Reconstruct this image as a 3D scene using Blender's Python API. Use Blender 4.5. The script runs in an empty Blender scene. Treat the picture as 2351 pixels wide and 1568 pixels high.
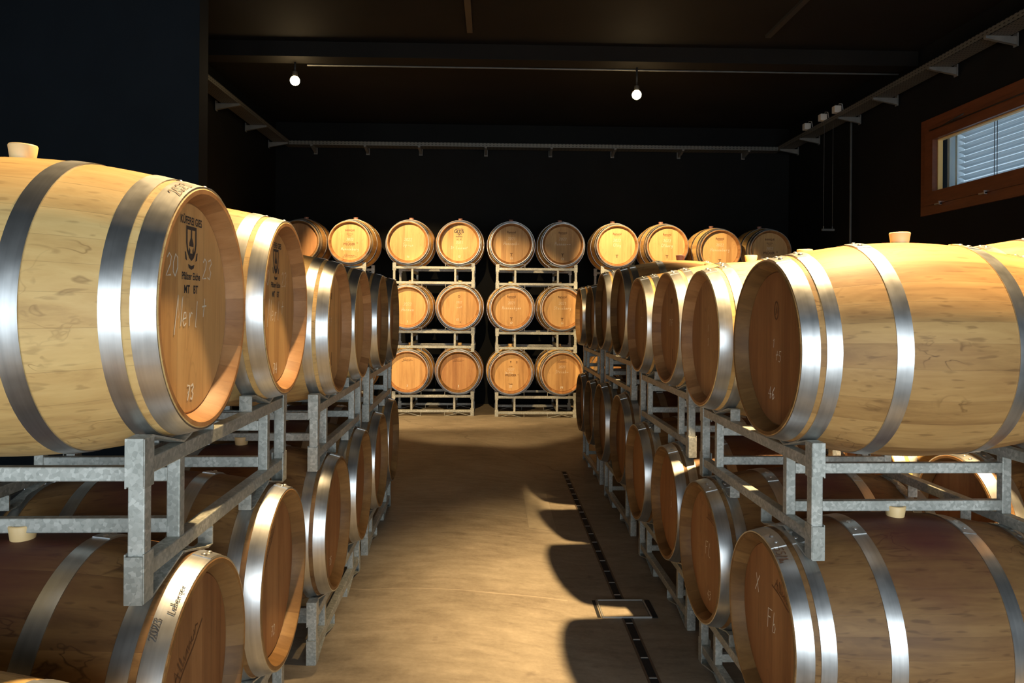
import bpy, bmesh, math, random
from math import sin, cos, pi, radians, sqrt, atan2, floor as fl
from mathutils import Vector, Matrix

random.seed(7)
scene = bpy.context.scene
C = bpy.context.collection
CAMZ = 1.53

# ------------------------------------------------------------------ camera
cam_data = bpy.data.cameras.new('camera')
cam = bpy.data.objects.new('camera', cam_data)
C.objects.link(cam)
cam_data.sensor_fit = 'HORIZONTAL'
cam_data.sensor_width = 36.0
cam_data.lens = 36.0 * 1680 / 2351
cam_data.shift_y = -79 / 2351
cam_data.clip_start = 0.05
cam_data.clip_end = 200
cam.matrix_world = (Matrix.Translation((0, 0, CAMZ)) @ Matrix.Rotation(radians(-1.49), 4, 'Z')
                    @ Matrix.Rotation(radians(90), 4, 'X') @ Matrix.Rotation(radians(0.42), 4, 'Z'))
scene.camera = cam

# ------------------------------------------------------------------ colour management
scene.view_settings.view_transform = 'Standard'
scene.view_settings.look = 'None'
scene.view_settings.gamma = 1.0
scene.view_settings.use_curve_mapping = False
scene.view_settings.exposure = 0.0

# ------------------------------------------------------------------ sky outside
world = bpy.data.worlds.new('world')
scene.world = world
world.use_nodes = True
wn = world.node_tree
bg = wn.nodes['Background']
bg.inputs[0].default_value = (0.62, 0.80, 1.0, 1)
bg.inputs[1].default_value = 0.8

# ------------------------------------------------------------------ daylight through the gate behind the camera
def area(name, loc, rot, sx, sy, power, col):
    d = bpy.data.lights.new(name, 'AREA')
    d.shape = 'RECTANGLE'; d.size = sx; d.size_y = sy; d.energy = power; d.color = col
    o = bpy.data.objects.new(name, d); C.objects.link(o)
    o.location = loc; o.rotation_euler = rot
    return o
area('gate_daylight', (1.35, -3.25, 1.45), (radians(90), 0, 0), 4.9, 2.3, 215, (0.87, 0.95, 1.0))
area('side_window_daylight', (-3.55, -3.25, 1.15), (radians(90), 0, 0), 1.5, 2.1, 80, (0.78, 0.90, 1.0))

WARM = (1.0, 0.68, 0.325)
# lamps: position, aim point, full cone degrees, blend, power
LAMPS = [
    ('back_left',  (-2.22, 8.20, CAMZ + 2.50), (-1.15, 10.6, 1.25), 60, 0.35, 900),
    ('back_right', (1.60, 8.20, CAMZ + 2.40), (2.50, 10.6, 1.40), 55, 0.35, 800),
    ('row_right',  (1.66, 2.85, CAMZ + 2.66), (1.72, 3.50, 0.0), 70, 0.75, 2600),
    ('row_left',   (-0.33, 3.25, CAMZ + 2.66), (-1.22, 1.72, 1.4), 60, 0.4, 1000),
    ('row_far_fill',    (1.66, 5.45, CAMZ + 2.66), (1.62, 5.85, 1.6), 36, 0.4, 1500),  # added unseen lamp, brightens the far barrel tops of the right row
    ('aisle',      (-0.27, 3.10, CAMZ + 2.66), (-0.15, 10.4, 0.55), 29, 0.25, 1500),
]

# ------------------------------------------------------------------ tagging helpers
def tag(o, label=None, cat=None, group=None, kind=None):
    if label: o['label'] = label
    if cat: o['category'] = cat
    if group: o['group'] = group
    if kind: o['kind'] = kind
    return o

def empty(name, loc=(0, 0, 0), rz=0.0):
    o = bpy.data.objects.new(name, None); C.objects.link(o)
    o.empty_display_size = 0.1
    o.location = loc; o.rotation_euler = (0, 0, rz)
    return o

def obj(name, mesh, parent=None):
    o = bpy.data.objects.new(name, mesh); C.objects.link(o)
    if parent: o.parent = parent
    return o

def bm_mesh(bm, name, mat, smooth=False):
    me = bpy.data.meshes.new(name)
    bm.normal_update()
    bm.to_mesh(me); bm.free()
    if smooth:
        for p in me.polygons: p.use_smooth = True
    for m in (mat if isinstance(mat, (list, tuple)) else [mat]):
        me.materials.append(m)
    return me

def add_box(bm, a, b, rot=None, bevel=0.0):
    x0, y0, z0 = a; x1, y1, z1 = b
    vs = [bm.verts.new(v) for v in ((x0,y0,z0),(x1,y0,z0),(x1,y1,z0),(x0,y1,z0),(x0,y0,z1),(x1,y0,z1),(x1,y1,z1),(x0,y1,z1))]
    fs = [bm.faces.new([vs[i] for i in q]) for q in ((0,3,2,1),(4,5,6,7),(0,1,5,4),(1,2,6,5),(2,3,7,6),(3,0,4,7))]
    if bevel > 0:
        es = list({e for f in fs for e in f.edges})
        bmesh.ops.bevel(bm, geom=es, offset=bevel, segments=2, affect='EDGES', profile=0.5)
    return vs

def box_mesh(name, a, b, mat, bevel=0.0):
    bm = bmesh.new(); add_box(bm, a, b, bevel=bevel)
    return bm_mesh(bm, name, mat)

def add_tube(bm, pts, r, seg=10, cap=True):
    pts = [Vector(p) for p in pts]
    rings = []
    for i, p in enumerate(pts):
        t = (pts[min(i+1, len(pts)-1)] - pts[max(i-1, 0)]).normalized()
        up = Vector((0, 0, 1)) if abs(t.z) < 0.9 else Vector((1, 0, 0))
        a = t.cross(up).normalized(); b = t.cross(a).normalized()
        rings.append([bm.verts.new(p + a*cos(2*pi*k/seg)*r + b*sin(2*pi*k/seg)*r) for k in range(seg)])
    for i in range(len(rings)-1):
        for k in range(seg):
            f = bm.faces.new((rings[i][k], rings[i][(k+1)%seg], rings[i+1][(k+1)%seg], rings[i+1][k])); f.smooth = True
    if cap:
        bm.faces.new(rings[0][::-1]); bm.faces.new(rings[-1])

def lathe(bm, prof, seg=72, sharp=(), closed=False, axis='Y'):
    """prof: list of (axial, radius); sharp: indices of rings whose edges are hard"""
    rings = []
    for (a, r) in prof:
        if r < 1e-6:
            rings.append([bm.verts.new((0, a, 0) if axis == 'Y' else (0, 0, a))])
        else:
            rings.append([bm.verts.new((sin(2*pi*k/seg)*r, a, cos(2*pi*k/seg)*r) if axis == 'Y'
                                       else (cos(2*pi*k/seg)*r, sin(2*pi*k/seg)*r, a)) for k in range(seg)])
    n = len(rings)
    for i in range(n if closed else n-1):
        A = rings[i]; B = rings[(i+1) % n]
        for k in range(seg):
            k2 = (k+1) % seg
            if len(A) == 1 and len(B) == 1: continue
            if len(A) == 1: f = bm.faces.new((A[0], B[k2], B[k]))
            elif len(B) == 1: f = bm.faces.new((A[k], A[k2], B[0]))
            else: f = bm.faces.new((A[k], A[k2], B[k2], B[k]))
            f.smooth = True
    for i in sharp:
        R = rings[i]
        if len(R) > 1:
            for k in range(seg):
                e = bm.edges.get((R[k], R[(k+1) % seg]))
                if e: e.smooth = False
    bmesh.ops.recalc_face_normals(bm, faces=bm.faces[:])

# ------------------------------------------------------------------ materials
class N:
    def __init__(s, name):
        s.m = bpy.data.materials.new(name); s.m.use_nodes = True
        s.t = s.m.node_tree; s.b = s.t.nodes['Principled BSDF']; s.L = s.t.links.new
    def n(s, typ, **kw):
        x = s.t.nodes.new(typ)
        for k, v in kw.items():
            if k.startswith('i_'):
                key = k[2:]
                x.inputs[int(key) if key.isdigit() else key.replace('_', ' ')].default_value = v
            else: setattr(x, k, v)
        return x
    def math(s, op, a, b=None, c=None, clamp=False):
        x = s.t.nodes.new('ShaderNodeMath'); x.operation = op; x.use_clamp = clamp
        for i, v in enumerate((a, b, c)):
            if v is None: continue
            if isinstance(v, (int, float)): x.inputs[i].default_value = v
            else: s.L(v, x.inputs[i])
        return x.outputs[0]
    def ramp(s, fac, stops):
        x = s.t.nodes.new('ShaderNodeValToRGB')
        el = x.color_ramp.elements
        while len(el) > 1: el.remove(el[-1])
        el[0].position = stops[0][0]; el[0].color = (*stops[0][1], 1)
        for p, c in stops[1:]:
            e = el.new(p); e.color = (*c, 1)
        s.L(fac, x.inputs[0]); return x.outputs[0]
    def mix(s, fac, a, b, typ='MIX'):
        x = s.t.nodes.new('ShaderNodeMix'); x.data_type = 'RGBA'; x.blend_type = typ
        for i, v in ((0, fac), (6, a), (7, b)):
            if isinstance(v, (int, float)): x.inputs[i].default_value = v
            elif isinstance(v, tuple): x.inputs[i].default_value = (*v, 1)
            else: s.L(v, x.inputs[i])
        return x.outputs[2]
    def noise(s, vec, scale, detail=3, rough=0.5, dist=0.0):
        x = s.t.nodes.new('ShaderNodeTexNoise'); x.inputs['Scale'].default_value = scale
        x.inputs['Detail'].default_value = detail; x.inputs['Roughness'].default_value = rough
        x.inputs['Distortion'].default_value = dist
        s.L(vec, x.inputs['Vector']); return x.outputs['Fac']
    def mapping(s, vec, scale=(1,1,1), loc=(0,0,0)):
        x = s.t.nodes.new('ShaderNodeMapping'); x.inputs['Scale'].default_value = scale; x.inputs['Location'].default_value = loc
        s.L(vec, x.inputs['Vector']); return x.outputs[0]
    def bump(s, h, strength=0.2, dist=0.01):
        x = s.t.nodes.new('ShaderNodeBump'); x.inputs['Strength'].default_value = strength; x.inputs['Distance'].default_value = dist
        s.L(h, x.inputs['Height']); s.L(x.outputs[0], s.b.inputs['Normal'])
    def base(s, c): s.L(c, s.b.inputs['Base Color'])

def obj_vec(M):
    """object coordinates shifted by a per-object random amount"""
    tc = M.n('ShaderNodeTexCoord'); oi = M.n('ShaderNodeObjectInfo')
    sc = M.math('MULTIPLY', oi.outputs['Random'], 37.0)
    cb = M.n('ShaderNodeCombineXYZ')
    for i in range(3): M.L(sc, cb.inputs[i])
    add = M.n('ShaderNodeVectorMath', operation='ADD')
    M.L(tc.outputs['Object'], add.inputs[0]); M.L(cb.outputs[0], add.inputs[1])
    return tc.outputs['Object'], add.outputs[0], oi.outputs['Random']

def oak(name, cols, fleck=0.5, stain=0.0, var=0.14, head=False, dark=0.0, rough=0.55):
    M = N(name)
    raw, off, rnd = obj_vec(M)
    sep = M.n('ShaderNodeSeparateXYZ'); M.L(raw, sep.inputs[0])
    X, Y, Z = sep.outputs
    if head:   # boards run up and down, a width of their own each
        wob = M.math('ADD', X, M.math('MULTIPLY', rnd, 0.7))
        u = M.math('MULTIPLY', wob, 10.5)
        u = M.math('ADD', u, M.math('MULTIPLY', M.math('SINE', M.math('MULTIPLY', wob, 9.0)), 0.55))
        along, across, depth = (1.3, 1, 22), None, None
        gvec = M.mapping(off, scale=(26, 26, 2.2))
        fvec = M.mapping(off, scale=(15, 15, 5))
    else:
        ang = M.math('ARCTAN2', X, Z)
        u = M.math('MULTIPLY', ang, 29 / (2*pi))
        u = M.math('ADD', u, M.math('MULTIPLY', M.math('SINE', M.math('MULTIPLY', ang, 5.0)), 0.22))
        gvec = M.mapping(off, scale=(26, 2.4, 26))
        fvec = M.mapping(off, scale=(15, 7.5, 15))
    idx = M.math('FLOOR', u)
    frac = M.math('FRACT', u)
    wnz = M.n('ShaderNodeTexWhiteNoise', noise_dimensions='2D')
    cmb = M.n('ShaderNodeCombineXYZ'); M.L(idx, cmb.inputs[0]); M.L(rnd, cmb.inputs[1])
    M.L(cmb.outputs[0], wnz.inputs['Vector'])
    stave = wnz.outputs['Value']
    grain = M.noise(gvec, 1.0, 5, 0.62, 0.4)
    broad = M.noise(M.mapping(off, scale=(3, 1.4, 3) if not head else (3, 3, 1.4)), 1.0, 3, 0.5)
    t = M.math('ADD', M.math('MULTIPLY', grain, 0.55), M.math('MULTIPLY', broad, 0.25))
    t = M.math('ADD', t, M.math('MULTIPLY', M.math('SUBTRACT', stave, 0.5), var * 2.2))
    col = M.ramp(M.math('ADD', t, 0.06), [(0.27, cols[0]), (0.46, cols[1]), (0.68, cols[2])])
    mot = M.math('MULTIPLY', M.math('SUBTRACT', M.noise(M.mapping(off, scale=(5, 2.2, 5) if not head else (4, 4, 2)), 1.0, 4, 0.62), 0.48), 3.0, clamp=True)
    col = M.mix(M.math('MULTIPLY', mot, 0.22 + 0.25*(fleck > 0.6)), col, (cols[1][0]*0.78, cols[1][1]*0.60, cols[1][2]*0.62))
    # medullary figure: thin dark contour squiggles in patches
    fz = M.noise(fvec, 1.1, 2, 0.5, 1.1)
    line = M.math('SUBTRACT', 1.0, M.math('MULTIPLY', M.math('ABSOLUTE', M.math('SUBTRACT', fz, 0.56)), 30.0), clamp=True)
    patch = M.math('MULTIPLY', M.math('SUBTRACT', M.noise(fvec, 0.4, 1, 0.5), 0.53), 9.0, clamp=True)
    line = M.math('MULTIPLY', M.math('MULTIPLY', line, patch), fleck)
    # short dark ticks
    tv = M.mapping(off, scale=(75, 13, 75) if not head else (70, 70, 11))
    tick = M.math('MULTIPLY', M.math('SUBTRACT', M.noise(tv, 1.0, 1, 0.4), 0.63), 10.0, clamp=True)
    line = M.math('MAXIMUM', line, M.math('MULTIPLY', tick, fleck * 0.55))
    col = M.mix(line, col, (cols[0][0]*0.45, cols[0][1]*0.38, cols[0][2]*0.35))
    # seams between staves
    edge = M.math('MINIMUM', frac, M.math('SUBTRACT', 1.0, frac))
    seam = M.math('SUBTRACT', 1.0, M.math('MULTIPLY', edge, 60.0), clamp=True)
    col = M.mix(M.math('MULTIPLY', seam, 0.28), col, (0.10, 0.055, 0.025))
    if stain > 0:   # wine spilled round the bung: follows the staves from the top of the bilge
        d = M.n('ShaderNodeVectorMath', operation='LENGTH')
        sh = M.n('ShaderNodeVectorMath', operation='MULTIPLY_ADD')
        M.L(raw, sh.inputs[0]); sh.inputs[1].default_value = (1.0, 1.45, 0.8); sh.inputs[2].default_value = (0, 0, -0.28)
        M.L(sh.outputs[0], d.inputs[0])
        s_ = M.math('ADD', d.outputs['Value'], M.math('MULTIPLY', M.noise(M.mapping(off, scale=(4, 2, 4)), 2.0, 4, 0.6), 0.34))
        mask = M.math('MULTIPLY', M.math('SUBTRACT', 0.56, s_), 4.0, clamp=True)
        col = M.mix(M.math('MULTIPLY', mask, stain), col, (0.085, 0.022, 0.022))
        blot = M.math('MULTIPLY', M.math('SUBTRACT', M.noise(M.mapping(off, scale=(5, 3, 5)), 1.0, 3, 0.6), 0.55), 6.0, clamp=True)
        col = M.mix(M.math('MULTIPLY', blot, 0.45 * stain), col, (0.10, 0.05, 0.03))
    hs = M.n('ShaderNodeHueSaturation')
    M.L(col, hs.inputs['Color']); M.L(M.math('ADD', M.math('MULTIPLY', rnd, 0.16), 0.92), hs.inputs['Value'])
    M.base(hs.outputs[0])
    M.b.inputs['Roughness'].default_value = rough
    M.b.inputs['Specular IOR Level'].default_value = 0.35
    M.bump(M.math('SUBTRACT', grain, M.math('MULTIPLY', seam, 0.5)), 0.12, 0.004)
    return M.m

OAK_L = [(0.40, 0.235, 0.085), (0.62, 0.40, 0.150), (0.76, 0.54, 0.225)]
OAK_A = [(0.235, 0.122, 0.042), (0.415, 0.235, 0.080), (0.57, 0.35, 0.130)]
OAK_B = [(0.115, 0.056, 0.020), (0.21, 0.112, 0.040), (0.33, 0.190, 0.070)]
MAT = {}
MAT['light'] = oak('pale_oak_staves', OAK_L, fleck=0.55, var=0.08)
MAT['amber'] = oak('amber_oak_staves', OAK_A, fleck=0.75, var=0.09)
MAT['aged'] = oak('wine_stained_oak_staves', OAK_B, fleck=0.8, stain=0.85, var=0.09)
CH1 = [(0.25, 0.115, 0.042), (0.36, 0.175, 0.065), (0.48, 0.255, 0.105)]
CH2 = [(0.125, 0.062, 0.019), (0.19, 0.098, 0.032), (0.27, 0.150, 0.052)]
MAT['chime_light'] = oak('toasted_chime', CH1, fleck=0.1, var=0.13)
MAT['chime_amber'] = oak('brown_chime', CH2, fleck=0.15, var=0.12)
MAT['chime_aged'] = MAT['chime_amber']
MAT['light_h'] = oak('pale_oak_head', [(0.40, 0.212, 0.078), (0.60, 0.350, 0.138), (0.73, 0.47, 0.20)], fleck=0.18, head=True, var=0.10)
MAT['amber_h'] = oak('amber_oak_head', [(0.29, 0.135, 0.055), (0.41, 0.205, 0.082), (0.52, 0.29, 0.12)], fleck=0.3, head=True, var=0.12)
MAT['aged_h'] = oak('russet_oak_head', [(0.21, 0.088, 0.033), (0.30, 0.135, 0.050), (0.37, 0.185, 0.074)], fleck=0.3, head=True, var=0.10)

def hoop_metal():
    M = N('galvanised_hoop_steel')
    raw, off, rnd = obj_vec(M)
    nz = M.noise(M.mapping(off, scale=(2, 60, 2)), 1.0, 3, 0.6)
    bl = M.noise(M.mapping(off, scale=(9, 9, 9)), 1.0, 3, 0.6)
    col = M.ramp(M.math('ADD', M.math('MULTIPLY', nz, 0.5), M.math('MULTIPLY', bl, 0.5)), [(0.3, (0.46, 0.47, 0.47)), (0.7, (0.74, 0.75, 0.74))])
    M.base(col); M.b.inputs['Metallic'].default_value = 0.95
    M.L(M.math('ADD', M.math('MULTIPLY', bl, 0.22), 0.24), M.b.inputs['Roughness'])
    M.bump(nz, 0.05, 0.002)
    return M.m
def zinc():
    M = N('hot_dip_galvanised_tube')
    raw, off, rnd = obj_vec(M)
    v = M.n('ShaderNodeTexVoronoi'); v.inputs['Scale'].default_value = 110.0; M.L(off, v.inputs['Vector'])
    sv = M.n('ShaderNodeSeparateColor'); M.L(v.outputs['Color'], sv.inputs[0])
    bl = M.noise(off, 7.0, 3, 0.6)
    f = M.math('ADD', M.math('MULTIPLY', sv.outputs[0], 0.35), M.math('MULTIPLY', bl, 0.65))
    col = M.ramp(f, [(0.25, (0.28, 0.295, 0.262)), (0.55, (0.41, 0.42, 0.38)), (0.8, (0.60, 0.61, 0.56))])
    rust = M.math('MULTIPLY', M.math('SUBTRACT', M.noise(off, 3.2, 4, 0.7), 0.66), 7.0, clamp=True)
    col = M.mix(M.math('MULTIPLY', rust, 0.55), col, (0.32, 0.24, 0.06))
    M.base(col); M.b.inputs['Metallic'].default_value = 0.3
    M.b.inputs['Roughness'].default_value = 0.46
    return M.m
def plain(name, col, rough=0.6, metal=0.0, noise=0.0, scale=8.0):
    M = N(name)
    if noise > 0:
        raw, off, rnd = obj_vec(M)
        nz = M.noise(off, scale, 4, 0.6)
        M.base(M.ramp(nz, [(0.3, tuple(c*(1-noise) for c in col)), (0.7, tuple(min(1, c*(1+noise)) for c in col))]))
    else:
        M.b.inputs['Base Color'].default_value = (*col, 1)
    M.b.inputs['Roughness'].default_value = rough; M.b.inputs['Metallic'].default_value = metal
    return M.m
MAT['hoop'] = hoop_metal()
MAT['zinc'] = zinc()
MAT['rivet'] = plain('rivet_steel', (0.7, 0.7, 0.68), 0.3, 0.9)
MAT['bung'] = plain('silicone_bung', (0.86, 0.62, 0.30), 0.45, 0, 0.06)
MAT['bung_d'] = plain('brown_bung', (0.33, 0.16, 0.12), 0.5, 0, 0.06)
MAT['chalk'] = plain('white_chalk', (0.85, 0.82, 0.72), 0.9)
MAT['ink'] = plain('black_stamp_ink', (0.028, 0.03, 0.04), 0.6)
MAT['burn'] = plain('brown_branded_mark', (0.13, 0.055, 0.022), 0.7)
MAT['black_wall'] = plain('black_painted_wall', (0.0058, 0.0066, 0.0068), 0.75, 0, 0.18, 2.0)
MAT['grey_wall'] = plain('anthracite_painted_wall', (0.0095, 0.0135, 0.018), 0.8, 0, 0.12, 2.0)
MAT['ceil'] = plain('black_ceiling_board', (0.010, 0.009, 0.0075), 0.8, 0, 0.2, 1.2)
MAT['black'] = plain('black_metal', (0.02, 0.02, 0.02), 0.5)
MAT['white'] = plain('white_plastic', (0.55, 0.52, 0.47), 0.5)
for k_ in ('black_wall', 'grey_wall', 'ceil'): MAT[k_].node_tree.nodes['Principled BSDF'].inputs['Specular IOR Level'].default_value = 0.15
MAT['tray'] = None

def tray_mat():
    M = N('perforated_zinc_tray')
    raw, off, rnd = obj_vec(M)
    sep = M.n('ShaderNodeSeparateXYZ'); M.L(raw, sep.inputs[0])
    a = M.math('FRACT', M.math('MULTIPLY', sep.outputs[0], 18.0))
    b = M.math('FRACT', M.math('MULTIPLY', M.math('ADD', sep.outputs[2], sep.outputs[1]), 34.0))
    ha = M.math('LESS_THAN', M.math('ABSOLUTE', M.math('SUBTRACT', a, 0.5)), 0.22)
    hb = M.math('LESS_THAN', M.math('ABSOLUTE', M.math('SUBTRACT', b, 0.5)), 0.16)
    col = M.mix(M.math('MULTIPLY', ha, hb), (0.14, 0.14, 0.125), (0.012, 0.012, 0.012))
    M.base(col); M.b.inputs['Metallic'].default_value = 0.4; M.b.inputs['Roughness'].default_value = 0.5
    return M.m
MAT['tray'] = tray_mat()

def floor_mat():
    M = N('worn_concrete_floor')
    tc = M.n('ShaderNodeTexCoord'); P = tc.outputs['Object']
    n1 = M.noise(M.mapping(P, scale=(1, 1, 1)), 1.1, 5, 0.6)
    n2 = M.noise(M.mapping(P, scale=(1.0, 3.0, 1)), 5.0, 5, 0.65, 0.4)
    n3 = M.noise(P, 42.0, 4, 0.7)
    t = M.math('ADD', M.math('ADD', M.math('MULTIPLY', n1, 0.45), M.math('MULTIPLY', n2, 0.38)), M.math('MULTIPLY', n3, 0.17))
    col = M.ramp(t, [(0.36, (0.165, 0.135, 0.10)), (0.5, (0.265, 0.225, 0.170)), (0.64, (0.36, 0.31, 0.24))])
    # dark spots
    sp = M.math('MULTIPLY', M.math('SUBTRACT', M.noise(P, 9.0, 2, 0.5), 0.70), 9.0, clamp=True)
    col = M.mix(M.math('MULTIPLY', sp, 0.5), col, (0.10, 0.075, 0.055))
    # pale drag marks across the aisle
    sep = M.n('ShaderNodeSeparateXYZ'); M.L(P, sep.inputs[0])
    wob = M.math('MULTIPLY', M.math('SUBTRACT', M.noise(M.mapping(P, scale=(0.9, 0, 0)), 1.0, 2, 0.5), 0.5), 0.35)
    for yy, w, s_ in ((5.62, 130, 0.35), (5.47, 90, 0.35), (5.0, 60, 0.15), (3.98, 110, 0.42)):
        l = M.math('SUBTRACT', 1.0, M.math('MULTIPLY', M.math('ABSOLUTE', M.math('SUBTRACT', M.math('ADD', sep.outputs[1], wob), yy)), w), clamp=True)
        l = M.math('MULTIPLY', l, M.math('LESS_THAN', sep.outputs[0], 0.42))
        col = M.mix(M.math('MULTIPLY', l, s_), col, (0.52, 0.44, 0.34))
    # crack
    cr = M.math('ADD', sep.outputs[1], M.math('MULTIPLY', sep.outputs[0], 1.45))
    crw = M.math('MULTIPLY', M.math('SUBTRACT', M.noise(P, 2.2, 4, 0.6), 0.5), 0.7)
    l = M.math('SUBTRACT', 1.0, M.math('MULTIPLY', M.math('ABSOLUTE', M.math('SUBTRACT', M.math('ADD', cr, crw), 8.15)), 40), clamp=True)
    l = M.math('MULTIPLY', l, M.math('GREATER_THAN', sep.outputs[1], 6.9))
    col = M.mix(M.math('MULTIPLY', l, 0.45), col, (0.07, 0.05, 0.035))
    M.base(col)
    M.L(M.math('ADD', M.math('MULTIPLY', n2, 0.2), 0.52), M.b.inputs['Roughness'])
    M.b.inputs['Specular IOR Level'].default_value = 0.3
    M.bump(M.math('ADD', n2, M.math('MULTIPLY', n3, 0.4)), 0.12, 0.006)
    return M.m
MAT['floor'] = floor_mat()

def window_wood():
    M = N('red_brown_window_wood')
    raw, off, rnd = obj_vec(M)
    g = M.noise(M.mapping(off, scale=(30, 3, 30)), 1.0, 4, 0.6)
    M.base(M.ramp(g, [(0.3, (0.105, 0.030, 0.011)), (0.7, (0.165, 0.052, 0.019))]))
    M.b.inputs['Roughness'].default_value = 0.45
    return M.m
MAT['wwood'] = window_wood()
MAT['bead'] = plain('gold_lit_glazing_bead', (0.75, 0.52, 0.20), 0.5)  # gold light falling on the bead is put into its colour
MAT['slat'] = plain('aluminium_blind_slat', (0.60, 0.66, 0.70), 0.35, 0.5)
def glass():
    M = N('window_glass')
    M.b.inputs['Base Color'].default_value = (0.95, 1, 0.98, 1)
    M.b.inputs['Roughness'].default_value = 0.0
    M.b.inputs['Transmission Weight'].default_value = 1.0
    M.b.inputs['IOR'].default_value = 1.0
    return M.m
MAT['glass'] = glass()
def lamp_mat(st):
    M = N('lit_lamp_lens')
    M.b.inputs['Base Color'].default_value = (1, 0.9, 0.7, 1)
    M.b.inputs['Emission Color'].default_value = (1.0, 0.72, 0.36, 1)
    M.b.inputs['Emission Strength'].default_value = st
    return M.m
MAT['lens'] = lamp_mat(90.0); MAT['lens_dim'] = lamp_mat(14.0)
MAT['dull_zinc'] = plain('dull_zinc_bracket', (0.15, 0.15, 0.14), 0.6, 0.3, 0.2)

# ------------------------------------------------------------------ floor grade
def sm(t):
    t = max(0.0, min(1.0, t)); return t*t*(3-2*t)
def fz(x, y):
    return -0.09 * sm((x + 0.35) / 1.05) * (1 - 0.75 * sm((y - 7.8) / 1.8))

# ------------------------------------------------------------------ the room
def structure(name, me, **kw):
    o = obj(name, me); o['kind'] = 'structure'; return o

bm = bmesh.new()
nx, ny = 70, 90
x0, x1, y0, y1 = -4.9, 4.9, -3.6, 11.9
grid = [[bm.verts.new((x0+(x1-x0)*i/nx, y0+(y1-y0)*j/ny, fz(x0+(x1-x0)*i/nx, y0+(y1-y0)*j/ny))) for i in range(nx+1)] for j in range(ny+1)]
for j in range(ny):
    for i in range(nx):
        f = bm.faces.new((grid[j][i], grid[j][i+1], grid[j+1][i+1], grid[j+1][i])); f.smooth = True
structure('floor', bm_mesh(bm, 'floor', MAT['floor']))

CEIL = CAMZ + 2.87
WY = 11.55
LX = -3.42
RX = 4.70
structure('wall_back', box_mesh('wall_back', (-4.9, WY, -0.2), (4.9, WY+0.2, CEIL+0.1), MAT['black_wall']))
structure('wall_left', box_mesh('wall_left', (-4.9, -3.6, -0.2), (-4.7, WY, CEIL+0.1), MAT['black_wall']))
structure('wall_left_rear', box_mesh('wall_left_rear', (LX-0.15, 6.65, -0.2), (LX, WY, CEIL), MAT['black_wall']))
structure('wall_left_partition', box_mesh('wall_left_partition', (-4.7, 6.45, -0.2), (-2.575, 6.65, CEIL), MAT['grey_wall'], bevel=0.004))
# wall behind the camera with the open gate
bm = bmesh.new()
add_box(bm, (-4.7, -3.2, -0.2), (-4.35, -3.0, CEIL)); add_box(bm, (-2.75, -3.2, -0.2), (-1.2, -3.0, CEIL)); add_box(bm, (-4.35, -3.2, -0.2), (-2.75, -3.0, 0.0)); add_box(bm, (-4.35, -3.2, 2.3), (-2.75, -3.0, CEIL)); add_box(bm, (3.9, -3.2, -0.2), (RX, -3.0, CEIL)); add_box(bm, (-1.2, -3.2, 2.75), (3.9, -3.0, CEIL)); add_box(bm, (-1.2, -3.2, -0.2), (3.9, -3.0, -0.05))
structure('wall_front', bm_mesh(bm, 'wall_front', MAT['black_wall']))
structure('ceiling', box_mesh('ceiling', (-4.9, -3.6, CEIL), (4.9, WY+0.2, CEIL+0.2), MAT['ceil']))
structure('ceiling_beam', box_mesh('ceiling_beam', (LX, 8.0, CEIL-0.165), (RX, 8.24, CEIL+0.01), MAT['ceil'], bevel=0.004))
# ceiling joints as battens
for i, bx in enumerate((-0.26, 2.86)):
    structure('ceiling_batten', box_mesh('ceiling_batten', (bx-0.03, 3.0, CEIL-0.03), (bx+0.03, 7.6, CEIL+0.005), MAT['black']))

# right wall with the window opening
WIN = dict(y0=5.05, y1=7.88, z0=CAMZ+1.02, z1=CAMZ+2.05)
bm = bmesh.new()
w = WIN
oy0, oy1, oz0, oz1 = w['y0']+0.05, w['y1']-0.05, w['z0']+0.05, w['z1']-0.05
add_box(bm, (RX, -3.6, -0.2), (RX+0.24, oy0, CEIL)); add_box(bm, (RX, oy1, -0.2), (RX+0.24, WY, CEIL))
add_box(bm, (RX, oy0, -0.2), (RX+0.24, oy1, oz0)); add_box(bm, (RX, oy0, oz1), (RX+0.24, oy1, CEIL))
structure('wall_right', bm_mesh(bm, 'wall_right', MAT['black_wall']))

# window: frame, sash, bead, glass, blind
wr = empty('window_1', (RX, 0, 0)); wr['kind'] = 'structure'
def frame_boxes(bm, xa, xb, ya, yb, za, zb, t):
    add_box(bm, (xa, ya, za), (xb, yb, za+t)); add_box(bm, (xa, ya, zb-t), (xb, yb, zb))
    add_box(bm, (xa, ya, za+t), (xb, ya+t, zb-t)); add_box(bm, (xa, yb-t, za+t), (xb, yb, zb-t))
bm = bmesh.new(); frame_boxes(bm, -0.035, 0.06, w['y0'], w['y1'], w['z0'], w['z1'], 0.17)
obj('window_frame', bm_mesh(bm, 'window_frame', MAT['wwood']), wr)
bm = bmesh.new(); frame_boxes(bm, -0.055, 0.04, w['y0']+0.10, w['y1']-0.10, w['z0']+0.10, w['z1']-0.10, 0.14)
sash = obj('sash', bm_mesh(bm, 'sash', MAT['wwood']), wr)
bm = bmesh.new(); frame_boxes(bm, 0.0, 0.05, w['y0']+0.235, w['y1']-0.235, w['z0']+0.235, w['z1']-0.235, 0.018)
obj('glazing_bead', bm_mesh(bm, 'glazing_bead', MAT['bead']), wr)
obj('glass_pane', box_mesh('glass_pane', (0.055, w['y0']+0.2, w['z0']+0.2), (0.059, w['y1']-0.2, w['z1']-0.2), MAT['glass']), wr)
bm = bmesh.new()
add_tube(bm, [(-0.075, w['y0']+0.2, w['z1']-0.145), (-0.075, w['y1']-0.22, w['z1']-0.145)], 0.006)
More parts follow.
